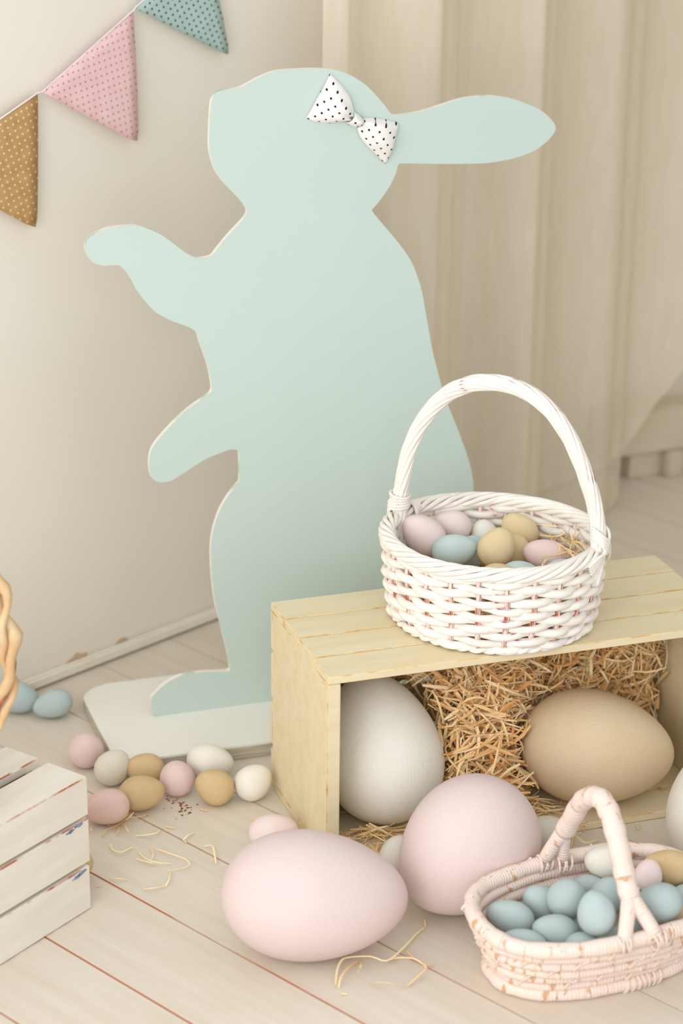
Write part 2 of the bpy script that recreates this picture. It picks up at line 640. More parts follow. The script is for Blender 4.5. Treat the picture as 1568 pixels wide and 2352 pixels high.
# ------------------------------------------------------------------ bunting
def bunting():
    root = empty('bunting', wall_pt(2.0, 0.9, 0.012))
    tag(root, 'string of dotted triangular felt pennants in tan, pink and teal across the wall', 'bunting')
    flags = [('tan dotted pennant', M['flag_tan'], (-171, 389), (86, 212), (84, 528), 0.003),
             ('pink dotted pennant', M['flag_pink'], (94, 211), (305, 23), (317, 330), 0.004),
             ('teal dotted pennant', M['flag_teal'], (308, 17), (475, -125), (527, 130), 0.004)]
    pl_o, n = wall_pt(0, 0, 0.012), 10
    spts = []
    for lab, mt, a, b, c, bulge in flags:
        P = [onplane(x, y, pl_o, DV) for x, y in (a, b, c)]
        V, UV, F = [], [], []
        idx = {}
        for i in range(n + 1):
            for j in range(n + 1 - i):
                u, v = i / n, j / n
                w = 1 - u - v
                # the tips are cut blunt
                p = P[0] * u + P[1] * v + P[2] * w
                if w == 1:
                    p = p.lerp((P[0] + P[1]) / 2, 0.03)
                lift = bulge * (0.25 + 4 * u * v + 1.2 * w * (1 - w)) * (0.7 + 0.3 * math.sin(7 * u + 4 * v))
                p = p - DV * lift
                idx[(i, j)] = len(V)
                V.append(p - root.location)
                UV.append((-(p.dot(NV)) - 1.5, p.z))
        for i in range(n):
            for j in range(n - i):
                F.append((idx[(i, j)], idx[(i + 1, j)], idx[(i, j + 1)]))
                if i + j < n - 1:
                    F.append((idx[(i + 1, j)], idx[(i + 1, j + 1)], idx[(i, j + 1)]))
        o = link('pennant', mesh('pennant', V, F, mt, True, UV), root)
        o['label'] = lab
        sm = o.modifiers.new('thick', 'SOLIDIFY')
        sm.thickness = 0.0014
        sm.offset = 0
        spts += [P[0] - DV * 0.002, P[1] - DV * 0.002]
    tube('string', [p - root.location for p in spts], 0.0012, M['string'], root, 6)


bunting()

# ------------------------------------------------------------------ crate frame of reference (the rabbit stands parallel to it)
YAW = R(18.586)
EX = Vector((math.cos(YAW), math.sin(YAW), 0))
EY = Vector((-math.sin(YAW), math.cos(YAW), 0))
CO = Vector((-0.01376, 2.49847, 0))
CL, CW, CH = 0.553, 0.2432, 0.2684

# ------------------------------------------------------------------ rabbit cut-out
RAB = [(362, 1645), (352, 1638), (347, 1622), (347, 1606), (355, 1594), (368, 1581), (390, 1564), (420, 1551), (460, 1544.5), (500, 1543), (524, 1542),
       (528, 1534), (523, 1502), (515, 1470), (505, 1430), (496, 1395), (489, 1350), (485, 1300), (484, 1262), (488, 1226), (497, 1192),
       (511, 1160), (529, 1132), (545, 1112), (550, 1104), (550, 1064), (548.5, 1040), (542, 1033), (527.6, 1033), (507.7, 1040), (470.6, 1055.5), (430.7, 1081),
       (405, 1097), (391, 1105), (368, 1108.5), (353.8, 1102.5), (345, 1091), (342.4, 1067), (343.8, 1047), (351, 1027), (368, 1004),
       (402, 967), (436, 937), (465, 916), (481, 904), (486, 895), (485.4, 884.6), (482, 861.8), (476, 836), (468, 813), (460.6, 793),
       (455, 774), (449, 762), (436, 753), (422, 747), (396.5, 738), (376.6, 728.4), (356.6, 716.5), (339.5, 699), (322.5, 678), (311, 662),
       (299.7, 639.5), (289.7, 624), (278, 612.5), (269, 609), (251, 609.6), (234, 610), (214, 603), (201.4, 589.7), (195.7, 574),
       (196.5, 561), (202.8, 548), (217, 537), (237, 528), (257, 522), (288, 518.7), (314, 518.5), (333.8, 523.3), (356.6, 532.7), (379.4, 546),
       (402, 562.6), (422, 578), (439, 588), (456, 592), (474, 591), (487, 586), (495, 576), (522, 542.7), (550, 512.8), (563, 498), (567, 488),
       (565, 479), (556, 465), (539.6, 446.6), (515.6, 422.6), (497.6, 398.7), (486.8, 371.7), (481.4, 347.7), (480, 323.7), (481.4, 281.8),
       (484.4, 239.8), (488.6, 224.8), (497.6, 212.8), (512.6, 207), (545.6, 202.6), (563.5, 194.8), (587.5, 181.7), (617.5, 168), (647.5, 161),
       (689, 158.5), (722, 157.5), (755, 159), (785, 165), (809, 175), (839, 194.8), (863, 218.8), (884, 243), (895, 258), (904, 264), (925, 263.5),
       (967, 256), (1009, 243), (1056.5, 228), (1092, 222), (1128, 220.3), (1169.7, 226), (1205.4, 237), (1241, 253), (1265, 274), (1275.6, 291.8),
       (1271, 307), (1253, 327.5), (1223, 348), (1181.6, 363), (1128, 373.4), (1086, 376), (1009, 376.5), (949, 375.5), (919, 375.5), (913, 382),
       (909, 398), (895.7, 425.8), (878, 452.6), (862, 473), (854, 483), (862, 495), (878, 514), (901.7, 542), (925.5, 571.7), (946, 604), (958, 634), (968, 667),
       (976, 708.6), (985, 762), (994, 810), (1003, 845.6), (1016, 893), (1032.7, 941), (1050.6, 985.6), (1068.4, 1033), (1080, 1072),
       (1085.5, 1102), (1087, 1135), (1086, 1190), (1078, 1260), (1062, 1330), (1046, 1400), (1052, 1450), (1066, 1490), (1064, 1530), (1050, 1551)]
RO = at(490, 1628, 0.022)               # foot of the rabbit on its base board


def build_rabbit():
    root = empty('rabbit_cutout', Vector((RO.x, RO.y, 0)), YAW)
    tag(root, 'pale mint painted plywood rabbit silhouette in profile on a white base board', 'rabbit cutout')
    pts = []
    for x, y in RAB:
        p = onplane(x, y, RO, EY) - RO
        pts.append(Vector((p.dot(EX), p.z + 0.022, 0)))
    # foot line sits on the board
    pts[0].y = min(pts[0].y, 0.022)
    pts[-1].y = 0.022
    cur = catmull(pts, 3, False)      # open: the foot line itself stays straight
    bm = bmesh.new()
    T = 0.008
    fv = [bm.verts.new((p.x, 0, max(p.y, 0.0215))) for p in cur]
    bv = [bm.verts.new((p.x, T, max(p.y, 0.0215))) for p in cur]
    bm.faces.new(fv)
    bm.faces.new(list(reversed(bv)))
    n = len(cur)
    for i in range(n):
        f = bm.faces.new((fv[i], bv[i], bv[(i + 1) % n], fv[(i + 1) % n]))
        f.material_index = 1
    bmesh.ops.recalc_face_normals(bm, faces=bm.faces[:])
    big = [f for f in bm.faces if len(f.verts) > 4]
    bmesh.ops.triangulate(bm, faces=big)
    me = bpy.data.meshes.new('silhouette')
    bm.to_mesh(me)
    bm.free()
    me.materials.append(M['mint'])
    me.materials.append(M['mint_edge'])
    link('silhouette', me, root)
    # base board, round corners, in the rabbit's own frame
    rel = RO - CO
    u0, v0 = rel.dot(EX), rel.dot(EY)
    x0, x1, y0, y1, rr = -0.193 - u0, 0.475 - u0, 0.3246 - v0, 0.572 - v0, 0.042
    out = []
    for cx, cy, a0, r_ in ((x1 - rr, y1 - rr, 0, rr), (x0 + rr, y1 - rr, 90, rr), (x0 + 0.022, y0 + 0.022, 180, 0.022), (x1 - rr, y0 + rr, 270, rr)):
        for i in range(9):
            a = R(a0 + i * 90 / 8)
            out.append((cx + r_ * math.cos(a), cy + r_ * math.sin(a)))
    bm = bmesh.new()
    lo = [bm.verts.new((x, y, 0.0002)) for x, y in out]
    hi = [bm.verts.new((x, y, 0.022)) for x, y in out]
    top = bm.faces.new(hi)
    bm.faces.new(list(reversed(lo)))
    n = len(out)
    for i in range(n):
        f = bm.faces.new((lo[i], lo[(i + 1) % n], hi[(i + 1) % n], hi[i]))
        f.material_index = 1
    ed = [e for e in top.edges]
    bmesh.ops.bevel(bm, geom=ed, offset=0.003, segments=2, affect='EDGES', material=0)
    me = bpy.data.meshes.new('base_board')
    bm.to_mesh(me)
    bm.free()
    me.materials.append(M['board'])
    me.materials.append(M['board_edge'])
    o = link('base_board', me, root)
    o['label'] = 'white painted base board with rounded corners'


build_rabbit()


# ------------------------------------------------------------------ bow on the rabbit's head
def build_bow():
    def bp(cx, cy):
        """crop of the photograph (260 px wide at 1568) -> the rabbit's plane"""
        p = onplane(680 + cx * 0.16582, 140 + cy * 0.16582, RO, EY) - RO
        return Vector((p.dot(EX), p.z))
    c0 = bp(815, 810)
    root = empty('bow', RO + EX * c0.x + Vector((0, 0, c0.y)), YAW)
    tag(root, 'white cotton bow with small black dots fixed to the rabbit head', 'bow')

    def lobe(edge_a, edge_b, seed, thick):
        A = catmull([bp(*q) for q in edge_a], 6, False)
        B = catmull([bp(*q) for q in edge_b], 6, False)
        nu, nv = 26, 18

        def samp(L, t):
            f = t * (len(L) - 1)
            i = min(int(f), len(L) - 2)
            return L[i].lerp(L[i + 1], f - i)
        V, UV, F = [], [], []
        for side in (1, 0):
            for i in range(nu + 1):
                t = i / nu
                pa, pb = samp(A, t), samp(B, t)
                for j in range(nv + 1):
                    v = j / nv
                    p = pa.lerp(pb, v)
                    # outer edge bows out a little
                    if side:
                        puff = (math.sin(PI * v) ** 0.55) * thick * (0.35 + 0.95 * math.sin(PI * min(1, 0.12 + 0.62 * t)) ** 1.0) * (1 - 0.55 * t ** 6)
                        pleat = 0.0042 * math.cos(2 * PI * (v * 2.4 + seed)) * max(0, 1 - t * 1.25) ** 1.2 + 0.0022 * math.sin(9 * v + 5 * t + seed * 7) * math.sin(PI * v)
                        h = max(0.0006, puff + pleat * (math.sin(PI * v) ** 0.5))
                    else:
                        h = 0.0003
                    V.append(Vector((p.x - c0.x, -h - 0.0006, p.y - c0.y)))
                    UV.append((p.x + 1.0 + 0.3 * h, p.y + 0.3 * h))
        st = (nu + 1) * (nv + 1)
        for i in range(nu):
            for j in range(nv):
                a = i * (nv + 1) + j
                F.append((a, a + 1, a + nv + 2, a + nv + 1))
                b = st + a
                F.append((b + nv + 1, b + nv + 2, b + 1, b))
        for i in range(nu):
            for j in (0, nv):
                a = i * (nv + 1) + j
                F.append((a, a + nv + 1, a + nv + 1 + st, a + st))
        for j in range(nv):
            for i in (0, nu):
                a = i * (nv + 1) + j
                F.append((a, a + 1, a + 1 + st, a + st))
        return mesh('loop', V, F, M['bow'], True, UV)

    link('loop', lobe([(790, 690), (772, 600), (735, 480), (620, 325), (470, 165)], [(690, 830), (560, 848), (420, 856), (260, 836), (130, 792)], 0.1, 0.015), root)
    link('loop', lobe([(905, 792), (1050, 784), (1200, 803), (1320, 830), (1412, 852)], [(838, 915), (858, 1010), (930, 1125), (1060, 1262), (1230, 1428)], 0.55, 0.017), root)
    # knot: a short band wrapped over the middle
    q = [bp(*p) for p in ((780, 692), (912, 775), (880, 862), (800, 918), (678, 850), (735, 765))]
    A = catmull([bp(785, 690), bp(845, 722), bp(912, 775)], 5, False)
    B = catmull([bp(680, 850), bp(735, 892), bp(805, 918)], 5, False)
    V, UV, F = [], [], []
    na, nb = len(A), 14
    for i in range(na):
        for j in range(nb + 1):
            t = j / nb
            p = A[i].lerp(B[i], t)
            # narrower in the middle
            h = 0.0195 * math.sin(PI * t) ** 0.6 + 0.0012 * math.sin(6 * i / na + 9 * t)
            e = abs(i / (na - 1) - 0.5) * 2
            h -= 0.0035 * e ** 3
            V.append(Vector((p.x - c0.x, -max(h, 0.0) - 0.0009, p.y - c0.y)))
            UV.append((p.x + 1.004, p.y + 0.4 * h))
    for i in range(na - 1):
        for j in range(nb):
            a = i * (nb + 1) + j
            F.append((a, a + 1, a + nb + 2, a + nb + 1))
    o = link('knot', mesh('knot', V, F, M['bow'], True, UV), root)
    sm = o.modifiers.new('thick', 'SOLIDIFY')
    sm.thickness = 0.0016
    sm.offset = -1


build_bow()


# ------------------------------------------------------------------ cream crate lying on its side
def build_crate():
    root = empty('wooden_crate', CO, YAW)
    tag(root, 'cream painted wooden crate on its side with open front and slatted top', 'crate')
    T, PT = 0.0105, 0.0165
    mats = [M['crate'], M['crate_edge']]
    n, g = 4, 0.0026
    w = (CW - g * (n - 1)) / n
    for z0, z1 in ((CH - T, CH), (0.0002, T)):
        for i in range(n):
            y0 = i * (w + g)
            link('slat', box_mesh('slat', (0, y0, z0), (CL, y0 + w, z1), mats, 0.0012, 1, 0.0003, i + int(z0 * 100)), root)
    for x0 in (0.0, CL - PT):
        link('side_panel', box_mesh('side_panel', (x0, 0.0006, T + 0.0002), (x0 + PT, CW - 0.0075, CH - T - 0.0002), mats, 0.0012, 1), root)
    # front edging strip on each side panel
    link('edge_strip', box_mesh('edge_strip', (-0.0014, 0.0012, T + 0.004), (0.0002, 0.024, CH - T - 0.004), mats, 0.0006, 1), root)
    zs = [(T + 0.0005, 0.0575), (0.0635, 0.1255), (0.1325, 0.1955), (0.2025, CH - T - 0.0005)]
    for a, b in zs:
        link('back_slat', box_mesh('back_slat', (0, CW - 0.0072, a), (CL, CW, b), mats, 0.0012, 1), root)


build_crate()


def crate_pt(u, v, z):
    return CO + EX * u + EY * v + Vector((0, 0, z))


# ------------------------------------------------------------------ white slatted crate at the left edge
WO = Vector((-0.29834, 2.40584, 0))
WD = Vector((0.5782, 0.8159, 0))


def build_white_crate():
    root = empty('slatted_crate', WO, math.atan2(WD.y, WD.x))
    tag(root, 'white painted slatted crate with chipped edges cut off by the frame', 'crate')
    mats = [M['white_wood'], M['white_edge']]
    L, D, H = 0.44, 0.2095, 0.1801

    def slat(lo, hi, seed):
        return link('slat', box_mesh('slat', lo, hi, mats, 0.0016, 1, 0.0004, seed), root)
    for y0, y1 in ((0.0, 0.012), (D - 0.012, D)):
        for i, (z0, z1) in enumerate(((0.0003, 0.0597), (0.0655, 0.1243), (0.1285, H))):
            if i == 2 and y0 == 0.0:
                continue
            slat((-L, y0, z0), (0.0, y1, z1), i)
    for i, (y0, y1) in enumerate(((0.0775, 0.1318), (0.1468, D - 0.0128))):
        slat((-L, y0, H - 0.012), (0.001, y1, H), 7 + i)
    # the top front slat and the first board of the lid are painted into one
    prof = [(0, 0.1285), (0.012, 0.1285), (0.012, H - 0.012), (0.0625, H - 0.012), (0.0625, H), (0, H)]
    bm = bmesh.new()
    f0 = [bm.verts.new((-L, y, z)) for y, z in prof]
    f1 = [bm.verts.new((0.0, y, z)) for y, z in prof]
    bm.faces.new(f0)
    bm.faces.new(list(reversed(f1)))
    for i in range(6):
        bm.faces.new((f0[i], f1[i], f1[(i + 1) % 6], f0[(i + 1) % 6]))
    bmesh.ops.recalc_face_normals(bm, faces=bm.faces[:])
    bmesh.ops.bevel(bm, geom=bm.edges[:], offset=0.0016, segments=1, affect='EDGES', material=1)
    me = bpy.data.meshes.new('corner_slat')
    bm.to_mesh(me)
    bm.free()
    for mm in mats:
        me.materials.append(mm)
    link('corner_slat', me, root)
    for x0 in (-0.024, -L + 0.012):
        link('end_panel', box_mesh('end_panel', (x0, 0.0125, 0.0005), (x0 + 0.014, D - 0.0125, H - 0.0125), mats, 0.001), root)
    link('end_panel', box_mesh('end_panel', (-0.16, 0.0125, 0.0005), (-0.146, D - 0.0125, H - 0.0125), mats, 0.001), root)
    for z0 in (0.0545, 0.1195):
        link('gap_strip', box_mesh('gap_strip', (-L + 0.02, 0.0124, z0), (-0.026, 0.019, z0 + 0.014), M['gap_plum'], 0.0006), root)  # dark plum strips set behind the gaps between the front slats
    # chips of an older blue coat along the lower slats' upper edges
    rnd = random.Random(4)
    for cx, cz in ((-0.018, 0.1222), (-0.034, 0.1200), (-0.016, 0.0565), (-0.024, 0.0545)):
        n = 9
        P = []
        for k in range(n):
            a = 2 * PI * k / n
            P.append(Vector((cx + 0.0085 * math.cos(a) * rnd.uniform(0.6, 1.2), -0.0004, cz + 0.0026 * math.sin(a) * rnd.uniform(0.5, 1.2) + 0.06 * 0.0085 * math.cos(a))))
        V = P + [p + Vector((0, 0.0008, 0)) for p in P]
        F = [tuple(range(n))] + [(i, (i + 1) % n, (i + 1) % n + n, i + n) for i in range(n)]
        link('paint_chip', mesh('paint_chip', V, F, M['blue_chip'], False), root)


build_white_crate()


# ------------------------------------------------------------------ eggs
def egg_mesh(name, mat_, k=0.15, nu=28, nv=20):
    """unit egg along +X (the pointed end), half length 1, half width 1; resized per object"""
    prof = []
    mx = 0
    for i in range(nv + 1):
        t = PI * i / nv
        x = -math.cos(t)
        r = math.sin(t) * (1 - k * x - 0.10 * k * x * x)
        prof.append((x, r))
        mx = max(mx, r)
    V, F = [], []
    V.append((-1, 0, 0))
    for i in range(1, nv):
        for j in range(nu):
            a = 2 * PI * j / nu
            V.append((prof[i][0], prof[i][1] / mx * math.cos(a), prof[i][1] / mx * math.sin(a)))
    V.append((1, 0, 0))
    for j in range(nu):
        F.append((0, 1 + (j + 1) % nu, 1 + j))
    for i in range(nv - 2):
        for j in range(nu):
            a, b = 1 + i * nu + j, 1 + i * nu + (j + 1) % nu
            F.append((a, b, b + nu, a + nu))
    last = len(V) - 1
    base = 1 + (nv - 2) * nu
    for j in range(nu):
        F.append((base + j, base + (j + 1) % nu, last))
    return mesh(name, V, F, mat_)


EGGM = {}


def egg(label, group, colour, px, py, hl, hw, theta, delta=0.0, z=None, rest=0.0, name='egg', big=False, k=None):
    """hl, hw: half length and half width as they show, in photo pixels at the egg's own depth; theta: where the pointed end
    shows (degrees, anticlockwise from right); delta: how far that end turns towards the viewer; z: height of the centre, or
    None to lie on the level 'rest'."""
    key = (colour, big, k)
    if key not in EGGM:
        EGGM[key] = egg_mesh(name, M[colour], k if k is not None else 0.15, 64 if big else 32, 44 if big else 22)
    th, de = R(theta), R(delta)
    ax = (RT * math.cos(th) + UP * math.sin(th)) * math.cos(de) - FWD * math.sin(de)
    zz = 0.03 if z is None else z
    for it in range(6):
        p = at(px, py, zz)
        s = depth(p) / FPX
        HL, HW = hl * s, hw * s
        if z is not None:
            break
        sup = math.sqrt((HL * ax.z) ** 2 + (HW ** 2) * (1 - ax.z ** 2))
        zz = rest + sup - 0.0002
    o = link(name, EGGM[key])
    o.location = p
    o.scale = (HL, HW, HW)
    o.rotation_mode = 'QUATERNION'
    o.rotation_quaternion = ax.to_track_quat('X', 'Z')
    tag(o, label, 'egg', group)
    return o


G1 = 'painted eggs on the floor'
egg('pale blue egg behind the twisted vine handle, against the skirting', G1, 'blue_egg', 45, 1602, 46, 37, -12)
egg('pale blue egg tilted on the floor between vine handle and rabbit board', G1, 'blue_egg', 121, 1617, 47, 33, 197)
egg('round pink egg by the corner of the rabbit base board', G1, 'pink_egg', 198, 1722, 44, 40.5, 70, 55)
egg('ivory white egg between the round pink egg and a tan egg', G1, 'ivory_egg', 259, 1761.5, 45, 39, 50, 10)
egg('upper tan egg touching the front of the white base board', G1, 'tan_egg', 333, 1766, 45, 37, 172, 10)
egg('lower tan egg in front of the other, beside the rose egg', G1, 'tan_egg', 326, 1821, 53.5, 41, 10, 0)
egg('round pink egg in the middle of the row by the base board', G1, 'pink_egg', 406, 1786, 44, 40.5, 100, 45)
egg('large white egg leaning on the base board behind a tan egg', G1, 'white_egg', 483, 1748, 55, 40, -8)
egg('tan egg between the large white egg and the white egg by the cream crate', G1, 'tan_egg', 492, 1807, 46.5, 41, 150, 10)
egg('white egg touching the left side of the cream crate', G1, 'white_egg', 582, 1796, 46, 40.5, 40, 5)
egg('rose pink egg partly hidden behind the white slatted crate', G1, 'rose_egg', 243, 1854, 55, 41, 190)
egg('tan egg almost hidden behind the white slatted crate corner', G1, 'tan_egg', 170, 1985, 45, 40, 10)
egg('small pink egg peeking out behind the large pink egg', G1, 'lilac_egg', 628, 1909, 57.5, 40, 8)
egg('small white egg wedged between the two large pink eggs', G1, 'white_egg', 913, 1963, 47, 42, 80, 20)
egg('small white egg behind the pink basket handle by the crate opening', G1, 'ivory_egg', 1252, 1914, 53, 42, 170)
egg('tan egg behind the pink basket, seen through the fork of its handle', G1, 'tan_egg', 1272, 1975, 46, 42, 60, 20)
G2 = 'large decorative eggs'
egg('large pink egg lying on its side on the floor in front', G2, 'big_pink', 722, 2057, 215, 150.5, -2, 0, name='large_egg', big=True, k=0.14)
egg('large pink egg leaning against the pink coiled basket', G2, 'big_pink', 1073, 1945, 176, 150, 222, 8, name='large_egg', big=True, k=0.12)
egg('large white egg standing in the crate on straw', G2, 'white_egg', 874, 1717, 178, 139, 104, 0, rest=0.0112, name='large_egg', big=True, k=0.17)
egg('large tan egg lying in the crate on straw', G2, 'big_tan', 1371, 1717, 177, 132, -7, 0, rest=0.0115, name='large_egg', big=True, k=0.16)
egg('large white egg at the frame edge beside the crate', G2, 'white_egg', 1668, 1850, 160, 134, 80, 0, name='large_egg', big=True, k=0.15)

G3 = 'eggs in the white wicker basket'
for a in [
    ('pale pink egg leaning on the basket wall below the handle binding', 'lilac_egg', 972, 1228, 57, 44, 140, 10, 0.3591),
    ('pale pink egg lying behind the other pink one along the basket back', 'lilac_egg', 1037, 1208, 46, 37, 170, 15, 0.3555),
    ('white egg in the wicker basket behind the tall tan egg', 'white_egg', 1112, 1233, 42, 36, 100, 20, 0.3372),
    ('pale blue egg lying by the wicker rim below two pink eggs', 'lifted_blue_egg', 1044, 1264, 53, 38, 10, 0, 0.3511),
    ('blue egg half hidden between the lying blue egg and tall tan egg', 'lifted_blue_egg', 1080, 1268, 44, 37, 60, 30, 0.3299),
    ('tan egg standing tilted in the middle of the wicker basket', 'lifted_tan_egg', 1141, 1256, 49, 42, 60, 15, 0.3599),
    ('tan egg tilted against the back wall of the wicker basket', 'lifted_tan_egg', 1192, 1219, 48, 39, 135, 10, 0.3503),
    ('tan egg deep in the wicker basket behind the tilted tan egg', 'lifted_tan_egg', 1184, 1268, 44, 37, 90, 30, 0.3360),
    ('pink egg lying beside the straw in the wicker basket', 'pink_egg', 1251, 1275, 52, 37, 165, 0, 0.3451),
    ('blue egg showing only its top over the front wicker rim', 'lifted_blue_egg', 1192, 1322, 46, 35, 10, 0, 0.3400),
    ('blue egg low by the right handle foot of the wicker basket', 'lifted_blue_egg', 1290, 1318, 46, 35, 20, 0, 0.3400),
    ('tan egg barely showing over the front wicker rim', 'lifted_tan_egg', 1145, 1327, 46, 34, 5, 0, 0.3485)]:
    egg(a[0], G3, a[1], a[2], a[3], a[4], a[5], a[6], a[7], a[8])

G4 = 'eggs in the pink coiled basket'
for a in [
    ('blue egg at the left end of the pink basket', 'blue_egg', 1172, 2107, 57, 40, 160, 0, 0.0700),
    ('blue egg along the back wall at the left of the pink basket', 'blue_egg', 1240, 2071, 46, 39, 140, 20, 0.0680),
    ('round blue egg on top, between the back blue egg and white egg', 'blue_egg', 1302, 2061, 50, 45, 60, 40, 0.0905),
    ('long blue egg low behind the front rim at the left', 'blue_egg', 1203, 2169, 56, 36, 165, 0, 0.0701),
    ('blue egg lying in the middle of the left half of the pink basket', 'blue_egg', 1274, 2138, 53, 39, 170, 0, 0.0748),
    ('blue egg standing upright on top of the pile left of the handle', 'blue_egg', 1369, 2096, 54, 45, 100, 10, 0.1136),
    ('blue egg behind the upright one, beside the handle', 'blue_egg', 1397, 2056, 48, 43, 60, 30, 0.0850),
    ('blue egg just showing below the white egg', 'blue_egg', 1352, 2042, 42, 34, 10, 20, 0.0704),
    ('white egg by the back rim of the pink basket behind the handle', 'white_egg', 1387, 1980, 47, 40, 170, 10, 0.0935),
    ('dark shaded blue egg deep below the upright blue egg', 'blue_egg', 1335, 2121, 44, 38, 30, 20, 0.0501),
    ('blue egg at the front rim left of the handle legs', 'blue_egg', 1340, 2179, 46, 39, 10, 10, 0.0706),
    ('blue egg behind the front leg of the forked handle', 'blue_egg', 1423, 2168, 46, 40, 20, 20, 0.0681),
    ('blue egg deep between the two handle legs', 'blue_egg', 1458, 2130, 46, 38, 60, 30, 0.0650),
    ('small pink egg between handle and tan egg in the pink basket', 'lilac_egg', 1488, 2010, 40, 33, 80, 20, 0.1045),
    ('large tan egg at the back right of the pink basket', 'tan_egg', 1536, 1992, 60, 41, 170, 0, 0.0989),
    ('large blue egg on top of the pile right of the handle', 'blue_egg', 1509, 2076, 59, 46, 195, 0, 0.1050),
    ('blue egg cut off by the frame in the pink basket', 'blue_egg', 1580, 2066, 48, 38, 30, 20, 0.0782),
    ('tan egg low under the large blue egg at the frame edge', 'tan_egg', 1556, 2116, 50, 36, 20, 10, 0.0683),
    ('pink egg just showing over the front rim by the handle leg', 'lilac_egg', 1510, 2142, 42, 33, 0, 20, 0.0412)]:
    egg(a[0], G4, a[1], a[2], a[3], a[4], a[5], a[6], a[7], a[8])


# ------------------------------------------------------------------ straw
class Straw:
    def __init__(self, seed):
        self.V, self.F, self.T = [], [], []
        self.r = random.Random(seed)

    def path(self, pts, width, tone=None, up=None):
        """one shaving: a thin folded strip (three edges across, so that it has a body)"""
        r = self.r
        tone = r.random() if tone is None else tone
        base = len(self.V)
        n = len(pts)
        tw = r.uniform(0, PI)
        dt = r.uniform(-0.5, 0.5)
        for i, p in enumerate(pts):
            t = (pts[min(i + 1, n - 1)] - pts[max(i - 1, 0)]).normalized()
            ref = Vector((0, 0, 1)) if abs(t.z) < 0.85 else Vector((1, 0, 0))
            a = t.cross(ref).normalized()
            b = t.cross(a)
            if up is None:
                ang = tw + dt * i
            else:
                ang = up
            s = a * math.cos(ang) + b * math.sin(ang)
            q = t.cross(s)
            w = width * (0.55 if i in (0, n - 1) else 1.0)
            self.V += [p - s * w / 2, p + q * w * 0.22, p + s * w / 2]
            self.T += [tone] * 3
        for i in range(n - 1):
            k = base + i * 3
            self.F += [(k, k + 1, k + 4, k + 3), (k + 1, k + 2, k + 5, k + 4)]

    def wisp(self, p, d, length, curl, width, n=6, tone=None):
        r = self.r
        d = d.normalized()
        ax = Vector((r.uniform(-1, 1), r.uniform(-1, 1), r.uniform(-1, 1))).normalized()
        pts = [p - d * length / 2]
        step = length / (n - 1)
        kink = r.randint(1, n - 2)
        d = Matrix.Rotation(-curl / 2, 3, ax) @ d
        for i in range(n - 1):
            pts.append(pts[-1] + d * step)
            d = Matrix.Rotation(curl / (n - 1) + (r.uniform(-0.7, 0.7) if i == kink else 0), 3, ax) @ d
        return pts, width, tone

    def build(self, name, label, cat='straw'):
        me = mesh(name, self.V, self.F, M['straw'], False)
        a = me.attributes.new('tone', 'FLOAT', 'POINT')
        a.data.foreach_set('value', self.T)
        o = link(name, me)
        return tag(o, label, cat, kind='stuff')


def inside_crate(p, m=0.003):
    q = p - CO
    u, v, z = q.dot(EX), q.dot(EY), q.z
    return (0.0165 + m < u < CL - 0.0165 - m) and v < CW - 0.0072 - m and 0.0105 + m < z < CH - 0.0105 - m


def crate_straw():
    S = Straw(11)
    r = S.r

    def front(u):
        """how far forward the heap comes at height fraction h (0 bottom .. 1 top), by place along the crate"""
        mid = math.exp(-((u - 0.235) / 0.075) ** 2)
        return mid

    n = 0
    tries = 0
    while n < 3600 and tries < 40000:
        tries += 1
        u = r.uniform(0.02, CL - 0.02)
        z = 0.012 + (CH - 0.03) * r.random() ** 0.9
        h = z / CH
        mid = front(u)
        # surface of the heap: v of its face at this height
        vs_ = 0.135 + 0.03 * h - mid * (0.115 * (1 - h) ** 0.8 + 0.02)
        if u < 0.17:
            vs_ = 0.20 - 0.0 * h
            if z < 0.03: vs_ = 0.03
        if u > 0.33:
            vs_ = 0.165 - 0.02 * h
            if z < 0.024: vs_ = 0.10
        v = vs_ + abs(r.gauss(0, 0.018)) + r.uniform(-0.008, 0.004)
        p = crate_pt(u, v, z)
        d = EX * r.gauss(0, 1) + Vector((0, 0, 1)) * r.gauss(0, 0.75) + EY * r.gauss(0, 0.35)
        L = r.uniform(0.03, 0.085)
        pts, w, t = S.wisp(p, d, L, r.uniform(-2.2, 2.2), r.uniform(0.0022, 0.0050))
        if not all(inside_crate(q, 0.002) for q in pts):
            continue
        # keep clear of the big eggs
        ok = True
        for q in pts:
            for e, k in ((eggW, 1.0), (eggT, 1.0)):
                l = e.matrix_basis.inverted() @ q
                if l.length < 0.99:
                    ok = False
        if not ok:
            continue
        S.path(pts, w, min(1, max(0, r.gauss(0.5, 0.28))))
        n += 1
    # some lie loose along the floor of the crate and hang out over its front edge
    for i in range(150):
        u = r.choice([r.uniform(0.02, 0.16), r.uniform(0.16, 0.34), r.uniform(0.02, 0.12)])
        v = r.uniform(-0.012, 0.06)
        z = 0.012 + r.uniform(0, 0.012)
        p = crate_pt(u, v, z)
        d = EX * r.gauss(0, 1) + EY * r.gauss(0, 0.6) + Vector((0, 0, r.gauss(0, 0.12)))
        pts, w, t = S.wisp(p, d, r.uniform(0.03, 0.07), r.uniform(-1.2, 1.2), r.uniform(0.0015, 0.003))
        for q in pts:
            q.z = max(q.z, 0.0122 if (q - CO).dot(EY) > 0 else 0.003)
        if any((e.matrix_basis.inverted() @ q).length < 1.0 for q in pts for e in (eggW, eggT, eggP, eggQ)) or any((q - CO).dot(EX) < 0.018 for q in pts):
            continue
        S.path(pts, w, r.uniform(0.3, 1))
    S.build('crate_straw', 'golden wood wool straw heaped inside the crate')


